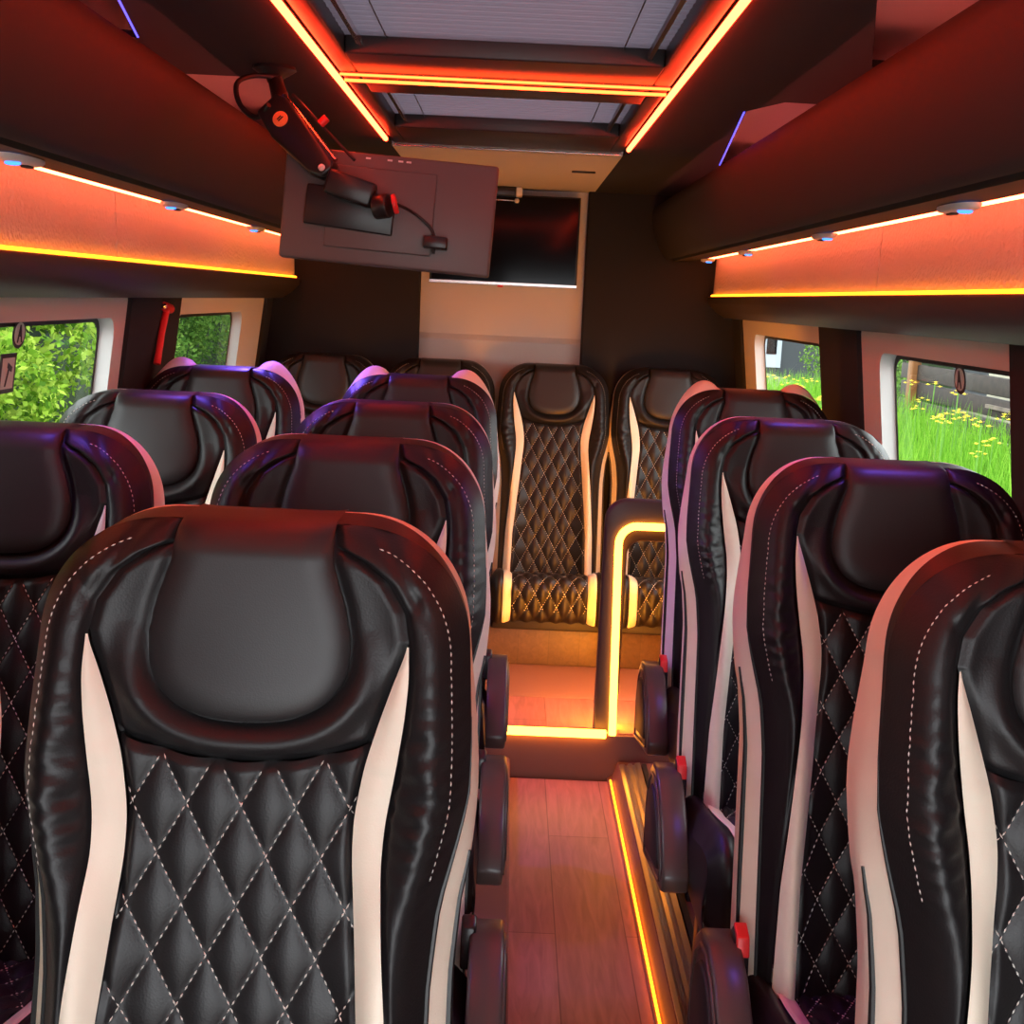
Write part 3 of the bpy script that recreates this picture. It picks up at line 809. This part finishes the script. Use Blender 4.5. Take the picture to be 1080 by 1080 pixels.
# handrail frame with a light tube at the right of the step
e = empty('partition_frame', (.36, 3.78, 0), label='black rounded partition frame with a glowing amber tube, right of the rear step', cat='partition')
out = rrect(.318, .90, .02, .905, .07, 8); inn = rrect(.392, .83, .10, .775, .045, 8)
V = [(x-.36, -.02, z) for x, z in out]+[(x-.36, -.02, z) for x, z in inn]+[(x-.36, .02, z) for x, z in out]+[(x-.36, .02, z) for x, z in inn]
n = len(out); Fc = []
for i in range(n):
    j = (i+1) % n
    Fc += [(i, j, n+j, n+i), (2*n+i, 3*n+i, 3*n+j, 2*n+j), (i, 2*n+i, 2*n+j, j), (n+i, n+j, 3*n+j, 3*n+i)]
MB().add(V, Fc).build('frame', M['frame_brown'], e, bevel=.008)
pth = [(.381, .08), (.372, .40), (.363, .745)]+[(.363+.055-.055*math.cos(a), .765+.058*math.sin(a)) for a in np.linspace(.1, math.pi/2, 9)]+[(.60, .824)]
MB().tube([(x-.36, -.028, z) for x, z in pth], .012, 10).build('light_tube', M['led_amber'], e, smooth=True)
MB().tube([(x-.36, .028, z) for x, z in pth], .012, 10).build('rear_light_tube', M['led_amber_rear'], e, smooth=True)

# ------------------------------------------------------------------ monitor on its arm
mc = Vector((-.237, 2.36, 1.648)); mr = Matrix.Rotation(math.radians(3.1), 4, 'Y') @ Matrix.Rotation(math.radians(-4), 4, 'X')
e = empty('monitor', mc, label='black monitor seen from behind, hung from the ceiling by an arm', cat='monitor'); e.rotation_euler = mr.to_euler()
W, Hh = .393, .203
MB().box((0, 0, 0), (W, .028, Hh)).build('casing', M['monitor'], e, bevel=.005)
MB().box((0, .0145, 0), (W-.012, .002, Hh-.014)).build('screen', M['screen'], e)
MB().box((-.015, -.016, .0), (.20, .008, .15)).build('back_cover', M['monitor'], e, bevel=.003)
for dx in (-.045, -.005, .015, .03): MB().box((dx, -.0142, .092), (.009, .003, .003)).build('button', M['white_plastic'], e)
MB().box((.093, -.024, -.05), (.045, .03, .022)).build('cable_connector', M['plastic'], e, bevel=.003)
e = empty('articulated_arm', (-.478, 2.49, 1.92), label='black jointed arm with an orange disc holding the monitor', cat='monitor arm')
L = Vector(e.location)
A = [Vector((-.472, 2.50, 1.915)), Vector((-.456, 2.43, 1.855)), Vector((-.445, 2.37, 1.815)), Vector((-.353, 2.322, 1.720)), Vector((-.34, 2.315, 1.705)), Vector((-.283, 2.312, 1.678)), Vector((-.242, 2.31, 1.660))]
MB().lathe([(.040, 0), (.042, -.006), (.030, -.014), (.016, -.022), (.014, -.03)], Matrix.Translation((0, 0, 0)), 24).build('ceiling_mount', M['plastic'], e, smooth=True)
MB().tube([(0, 0, -.02), A[1]-L, A[2]-L], [.014, .016, .020], 14).build('upper_joint', M['plastic'], e, smooth=True)
# main arm: flat tapered body
dv = (A[3]-A[2]); ln = dv.length; zax = dv.normalized(); yax = Vector((0, -1, 0)); xax = yax.cross(zax).normalized(); yax = zax.cross(xax)
R4 = Matrix((xax, yax, zax)).transposed().to_4x4()
def armbox(c, d, name, mat, par, bev):
    V = MB().box((0, 0, 0), d); V.v = [tuple((R4 @ Vector(v))+c) for v in V.v]; return V.build(name, mat, par, bevel=bev)
poly = [(-.028, -.030), (.022, -.030), (.030, -.01), (.028, .05), (.021, ln+.012), (.010, ln+.02), (-.014, ln+.018), (-.028, ln-.01), (-.037, .03)]
mb = MB().prism(poly, 'y', -.016, .016); mb.v = [tuple((R4 @ Vector(v))+A[2]-L) for v in mb.v]
body = mb.build('main_arm', M['plastic'], e, bevel=.006)
T4 = Matrix.Translation(A[2]-L+R4.to_3x3() @ Vector((-.003, .016, .018))) @ R4 @ Matrix.Rotation(-math.pi/2, 4, 'X')
MB().lathe([(.0145, 0), (.0145, .003), (.012, .004)], T4, 24).build('emblem', M['orange_disc'], body, smooth=True)
T5 = Matrix.Translation(A[2]-L+R4.to_3x3() @ Vector((-.003, .0205, .018))) @ R4
mb = MB().box((0, 0, -.002), (.010, .0012, .0022)).box((.001, 0, .002), (.012, .0012, .002)); mb.v = [tuple(T5 @ Vector(v)) for v in mb.v]; mb.build('emblem_mark', M['plastic'], body)
MB().tube([A[2]-L+R4.to_3x3() @ Vector((.03, .005, -.02)), A[3]-L+R4.to_3x3() @ Vector((.024, .008, .01))], .0045, 10).build('strut', M['chrome'], e, smooth=True)
MB().tube([A[2]-L+R4.to_3x3() @ Vector((.043, -.004, -.015)), A[3]-L+R4.to_3x3() @ Vector((.05, 0, .03))], .003, 8).build('strut', M['plastic'], e, smooth=True)
kn = A[2]+(A[3]-A[2])*.52-L+R4.to_3x3() @ Vector((.045, .004, 0))
MB().tube([kn, kn+R4.to_3x3() @ Vector((.018, 0, 0))], .008, 12).build('tension_knob', M['red_plastic'], e, bevel=.002)
T6 = Matrix.Translation(A[3]-L+R4.to_3x3() @ Vector((-.003, .017, .006))) @ R4 @ Matrix.Rotation(-math.pi/2, 4, 'X')
MB().lathe([(.0065, 0), (.006, .003), (.003, .005)], T6, 16).build('pivot_cap', M['white_plastic'], e, smooth=True)
MB().box(A[5]-L+Vector((-.02, -.004, .006)), (.09, .036, .045), Matrix.Rotation(math.radians(17), 3, 'Y')).build('tilt_head', M['plastic'], e, bevel=.006)
MB().box(A[6]-L+Vector((-.065, .026, -.012)), (.165, .012, .072), Matrix.Rotation(math.radians(6), 3, 'Y')).build('mounting_plate', M['plastic'], e, bevel=.003)
MB().tube([A[6]-L+Vector((-.015, -.012, -.008)), A[6]-L+Vector((.012, -.02, -.004))], .022, 18).build('swivel', M['plastic'], e, bevel=.003)
MB().tube([A[6]-L+Vector((.018, -.02, -.002)), A[6]-L+Vector((.026, -.02, 0))], .018, 18).build('swivel_cap', M['red_plastic'], e, bevel=.002)
# cable: loop at the mount and tail to the connector
def bez(ps, n=24):
    ps = [Vector(p) for p in ps]; out = []
    for i in range(len(ps)-1):
        p0 = ps[max(i-1, 0)]; p1 = ps[i]; p2 = ps[i+1]; p3 = ps[min(i+2, len(ps)-1)]
        for k in range(n):
            t = k/n; out.append(.5*((2*p1)+(-p0+p2)*t+(2*p0-5*p1+4*p2-p3)*t*t+(-p0+3*p1-3*p2+p3)*t*t*t))
    out.append(ps[-1]); return out
cab = MB().tube(bez([(-.465, 2.47, 1.897), (-.51, 2.45, 1.895), (-.535, 2.42, 1.875), (-.525, 2.40, 1.835), (-.49, 2.38, 1.81), (-.462, 2.355, 1.83)]), .005, 8).build('monitor_cable', M['rubber'], smooth=True)
tag(cab, 'black cable looping beside the top of the monitor arm', 'cable')
cab = MB().tube(bez([(-.225, 2.285, 1.662), (-.19, 2.325, 1.648), (-.16, 2.335, 1.625), (-.150, 2.332, 1.605), (-.150, 2.33, 1.575)]), .003, 8).build('monitor_cable', M['rubber'], smooth=True)
tag(cab, 'thin black cable running across the back of the monitor to its connector', 'cable')

# rear television
e = empty('television', (-.04, 4.905, 1.722), label='flat dark television on the white rear wall behind the monitor', cat='television')
MB().box((0, 0, 0), (.575, .03, .345)).build('casing', M['plastic'], e, bevel=.003)
MB().box((0, -.0158, .004), (.56, .002, .325)).build('screen', M['screen'], e)
MB().box((0, -.0165, -.166), (.575, .004, .010)).build('bezel', M['chrome'], e)
MB().box((-.01, -.016, -.176), (.022, .008, .008)).build('sensor', M['red_plastic'], e, bevel=.002)
MB().box((0, .045, 0), (.2, .06, .2)).build('wall_bracket', M['plastic'], e)
e = empty('television_hanger', (-.05, 4.87, 1.92), label='dark box with a white end above the television, under the pale ceiling', cat='bracket')
MB().box((-.02, 0, -.016), (.13, .05, .034)).build('box', M['plastic'], e, bevel=.003)
MB().box((.058, -.002, -.017), (.024, .05, .036)).build('end_cap', M['white_plastic'], e, bevel=.003)
MB().tube([(-.08, -.01, -.048), (.055, -.01, -.050)], .003, 8).build('rod', M['chrome'], e, smooth=True)
MB().lathe([(.006, -.008), (.010, 0), (.006, .008)], Matrix.Translation((.05, -.01, -.050)), 16).build('rod_end', M['white_plastic'], e, smooth=True)

# emergency hammer on the left pillar
e = empty('emergency_hammer', (wx(-1, 1.37)+.022, 3.36, 1.37), label='red emergency hammer on the dark pillar between the left windows', cat='emergency hammer')
MB().tube([(-.004, -.035, -.085), (0, 0, 0), (.004, .03, .06)], [.010, .009, .010], 12).build('handle', M['red_plastic'], e, smooth=True)
MB().tube([(.004, .005, .068), (.004, .07, .060)], [.013, .013], 12).build('head', M['red_plastic'], e, bevel=.003)
MB().tube([(.004, -.004, .069), (.004, .005, .068)], [.003, .008], 10).build('tip', M['chrome'], e)

# stickers on the panes
def sticker(name, side, y, z, pts_list, label):
    e = empty(name, (wx(side, z)+side*.030, y, z), label=label, cat='sticker'); k = .13
    for nm, poly, mat, t in pts_list:
        mb = MB()
        V = [(-side*t-side*q[1]*k*-1*0+(-side)*q[1]*(-k)*-1, q[0], q[1]) for q in poly]
        n = len(V); V2 = [(v[0]-side*.0006, v[1], v[2]) for v in V]
        mb.add(V+V2, [tuple(range(n)), tuple(range(2*n-1, n-1, -1))]+[(i, (i+1) % n, n+(i+1) % n, n+i) for i in range(n)])
        mb.build(nm, mat, e)
    return e
def ell(a, b, n=28): return [(a*math.cos(2*math.pi*i/n), b*math.sin(2*math.pi*i/n)) for i in range(n)]
glyph_a = [(-.012, -.018), (-.002, .018), (.004, .018), (.014, -.018), (.009, -.018), (.005, -.006), (-.003, -.006), (-.007, -.018)]
ov = lambda: [('disc', ell(.034, .030), M['sticker_dark'], 0), ('face', ell(.026, .023), M['sticker_pale'], .001), ('glyph', glyph_a, M['sticker_dark'], .002)]
sticker('window_sticker', -1, 2.51, 1.386, ov(), 'round dark-rimmed sticker at the top of the left hedge window')
sticker('window_sticker', 1, 2.53, 1.378, ov(), 'round dark-rimmed sticker at the top of the right front window')
sq = lambda w, h: [(-w, -h), (w, -h), (w, h), (-w, h)]
hm = [(-.014, -.026), (-.008, -.026), (.004, .006), (.016, .002), (.018, .012), (-.004, .022), (-.006, .012), (-.001, .009)]
sticker('window_sticker', -1, 2.47, 1.308, [('label_plate', sq(.040, .040), M['sticker_dark'], 0), ('face', sq(.030, .031), M['sticker_pale'], .001), ('glyph', hm, M['sticker_dark'], .002)], 'rectangular dark-rimmed sticker below the round one on the left hedge window')

# ------------------------------------------------------------------ outside
struct(MB().box((0, 15, -.78), (90, 90, .06)).build('ground', M['soil']))
struct(MB().box((0, -9.6, -.745), (16, 18, .03)).build('ground', M['bounce_slab']))  # unseen pale slab added to bounce daylight up into the cabin
def leaves(name, n, sampler, size, mat, parent=None, up=.3):
    P = sampler(n); V = np.zeros((n, 4, 3)); 
    d = rng.normal(size=(n, 3)); d /= np.linalg.norm(d, axis=1)[:, None]
    w = np.cross(d, rng.normal(size=(n, 3))); w /= np.linalg.norm(w, axis=1)[:, None]
    s = size*(.6+.8*rng.random(n))[:, None]
    V[:, 0] = P; V[:, 1] = P+d*s*.5+w*s*.28; V[:, 2] = P+d*s; V[:, 3] = P+d*s*.5-w*s*.28
    me = bpy.data.meshes.new(name); me.from_pydata(V.reshape(-1, 3).tolist(), [], np.arange(4*n).reshape(-1, 4).tolist())
    return link(name, me, mat, parent)
def hedge(x, y0, y1, h, n, label, mat, seed, size=.05):
    e = empty('hedge', (x, (y0+y1)/2, -.75), label=label, cat='hedge')
    r = np.random.default_rng(seed); K = int((y1-y0)*9); C = np.stack([x+r.normal(0, .16, K), r.uniform(y0, y1, K), r.uniform(-.3, h-.2, K)], 1); R = r.uniform(.22, .42, K)
    off = np.array([x, (y0+y1)/2, -.75])
    def smp(n):
        k = r.integers(0, K, n); d = r.normal(size=(n, 3)); d[:, 0] = np.abs(d[:, 0])*(1 if x < 0 else -1); d /= np.linalg.norm(d, axis=1)[:, None]
        return C[k]+d*R[k][:, None]*(.75+.35*r.random(n))[:, None]-off
    leaves('foliage', n, smp, size, mat, e)
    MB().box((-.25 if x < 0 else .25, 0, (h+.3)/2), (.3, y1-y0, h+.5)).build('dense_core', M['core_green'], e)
    return e
hedge(-2.9, 2.6, 9.8, 2.6, 60000, 'bright green leafy hedge outside the left front window', M['hedge'], 3)
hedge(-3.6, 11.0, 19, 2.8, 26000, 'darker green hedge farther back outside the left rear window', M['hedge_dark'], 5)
# right bank with grass and flowers
V = [(1.7, 2, -.75), (2.3, 2, .1), (3.4, 2, .25), (5, 2, .3), (1.7, 24, -.75), (2.3, 24, .1), (3.4, 24, .25), (5, 24, .3), (5, 2, -.75), (5, 24, -.75)]
struct(mesh('ground', V, [(0, 1, 5, 4), (1, 2, 6, 5), (2, 3, 7, 6), (3, 8, 9, 7)], M['soil']))
n = 15000; px = rng.uniform(2.2, 4.2, n); py = rng.uniform(4.5, 17, n); pz_ = np.interp(px, [2.2, 3.4, 5], [.05, .25, .3])
hh = rng.uniform(.22, .52, n); ang = rng.uniform(0, 6.28, n); ln_ = rng.normal(0, .10, (n, 2)); wd = .009
V = np.zeros((n, 3, 3)); V[:, 0] = np.stack([px+wd*np.cos(ang), py+wd*np.sin(ang), pz_-.02], 1); V[:, 1] = np.stack([px-wd*np.cos(ang), py-wd*np.sin(ang), pz_-.02], 1); V[:, 2] = np.stack([px+ln_[:, 0], py+ln_[:, 1], pz_+hh], 1)
me = bpy.data.meshes.new('tall_grass'); me.from_pydata(V.reshape(-1, 3).tolist(), [], np.arange(3*n).reshape(-1, 3).tolist())
tag(link('tall_grass', me, M['grass']), 'tall green grass growing on the bank outside the right windows', 'grass', kind='stuff')
fl = None
fx = [(2.9+.9*random.random(), 7.2+5.6*random.random()) for _ in range(50)]+[(2.6+.5*random.random(), 10.8+2.6*random.random()) for _ in range(22)]
for i, (x, y) in enumerate(fx):
    if fl is None:
        fl = empty('wildflower', (0, 0, 0), label='small yellow wildflower standing in the tall grass', cat='flower', group='yellow wildflowers in the grass')
        MB().tube([(0, 0, 0), (.01, .0, .3), (.0, .01, .56)], .004, 5).build('stem', M['stem'], fl)
        mb = MB()
        for (a, b, c) in ((0, 0, .57), (.05, .02, .55), (-.04, .03, .54), (.01, -.05, .555)):
            for k in range(6):
                q = k*math.pi/3; mb.add([(a, b, c), (a+.014*math.cos(q-.4), b+.014*math.sin(q-.4), c+.004), (a+.028*math.cos(q), b+.028*math.sin(q), c+.008), (a+.014*math.cos(q+.4), b+.014*math.sin(q+.4), c+.004)], [(0, 1, 2, 3)])
            mb.lathe([(.006, 0), (.009, .006), (.004, .011)], Matrix.Translation((a, b, c)), 8)
        mb.build('bloom', M['petal'], fl); o = fl
    else: o = copy_tree(fl)
    o.location = (x, y, float(np.interp(x, [2.2, 3.4, 5], [.05, .25, .3]))-.02+random.uniform(-.06, .1)); o.rotation_euler.z = random.uniform(0, 6); o.scale = [random.uniform(.9, 1.15)]*3
# timber stack behind the grass
e = empty('timber_wall', (4.6, 11, .2), label='dark brown weathered timber boards behind the grass outside the right front window', cat='timber wall')
mb = MB()
for i in range(9): mb.box((random.uniform(-.02, .02), -.3, .09+i*.2), (.08, 7.4, .17))
mb.build('boards', M['timber'], e, bevel=.01)
MB().box((-.06, 2.9, .85), (.10, .16, 1.7)).build('post', M['orange_post'], e, bevel=.01)
mb = MB()
for i in range(3): mb.box((-.06, -.6-i*.5, .5+i*.42), (.03, 2.6, .035))
mb.build('pale_batten', M['timber_pale'], e)
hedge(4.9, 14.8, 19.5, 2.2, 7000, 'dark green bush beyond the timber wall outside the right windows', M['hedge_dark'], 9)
# house seen through the rear right window
e = empty('house', (8, 34, -.75), label='dark grey house with white-framed windows far outside the right rear window', cat='house')
MB().box((0, 0, 3), (8, 6, 6)).build('walls', M['house'], e)
MB().prism([(-4.4, 6), (4.4, 6), (0, 8.6)], 'y', -3.4, 3.4).build('roof', M['timber'], e)
for x, z, w, h in ((-2.9, 2.4, .8, 1.0), (-1.5, 2.9, .5, .9), (-1.5, 1.5, .5, 1.3), (-3.5, 2.4, .3, 1.0), (1, 2.4, .9, 1.0)):
    f = MB().box((x, -3.03, z), (w, .08, h)).build('window', M['house_white'], e); MB().box((x, -3.075, z-.06), (w*.5, .03, h*.4)).build('pane', M['screen'], f)

# ------------------------------------------------------------------ light
w = bpy.data.worlds.new('world'); SC.world = w; w.use_nodes = True
bg = w.node_tree.nodes['Background']; bg.inputs[0].default_value = (.92, .96, 1.0, 1); bg.inputs[1].default_value = 5.2

vs = SC.view_settings; vs.view_transform = 'Standard'; vs.look = 'None'; vs.exposure = .3; vs.gamma = 1; vs.use_curve_mapping = False
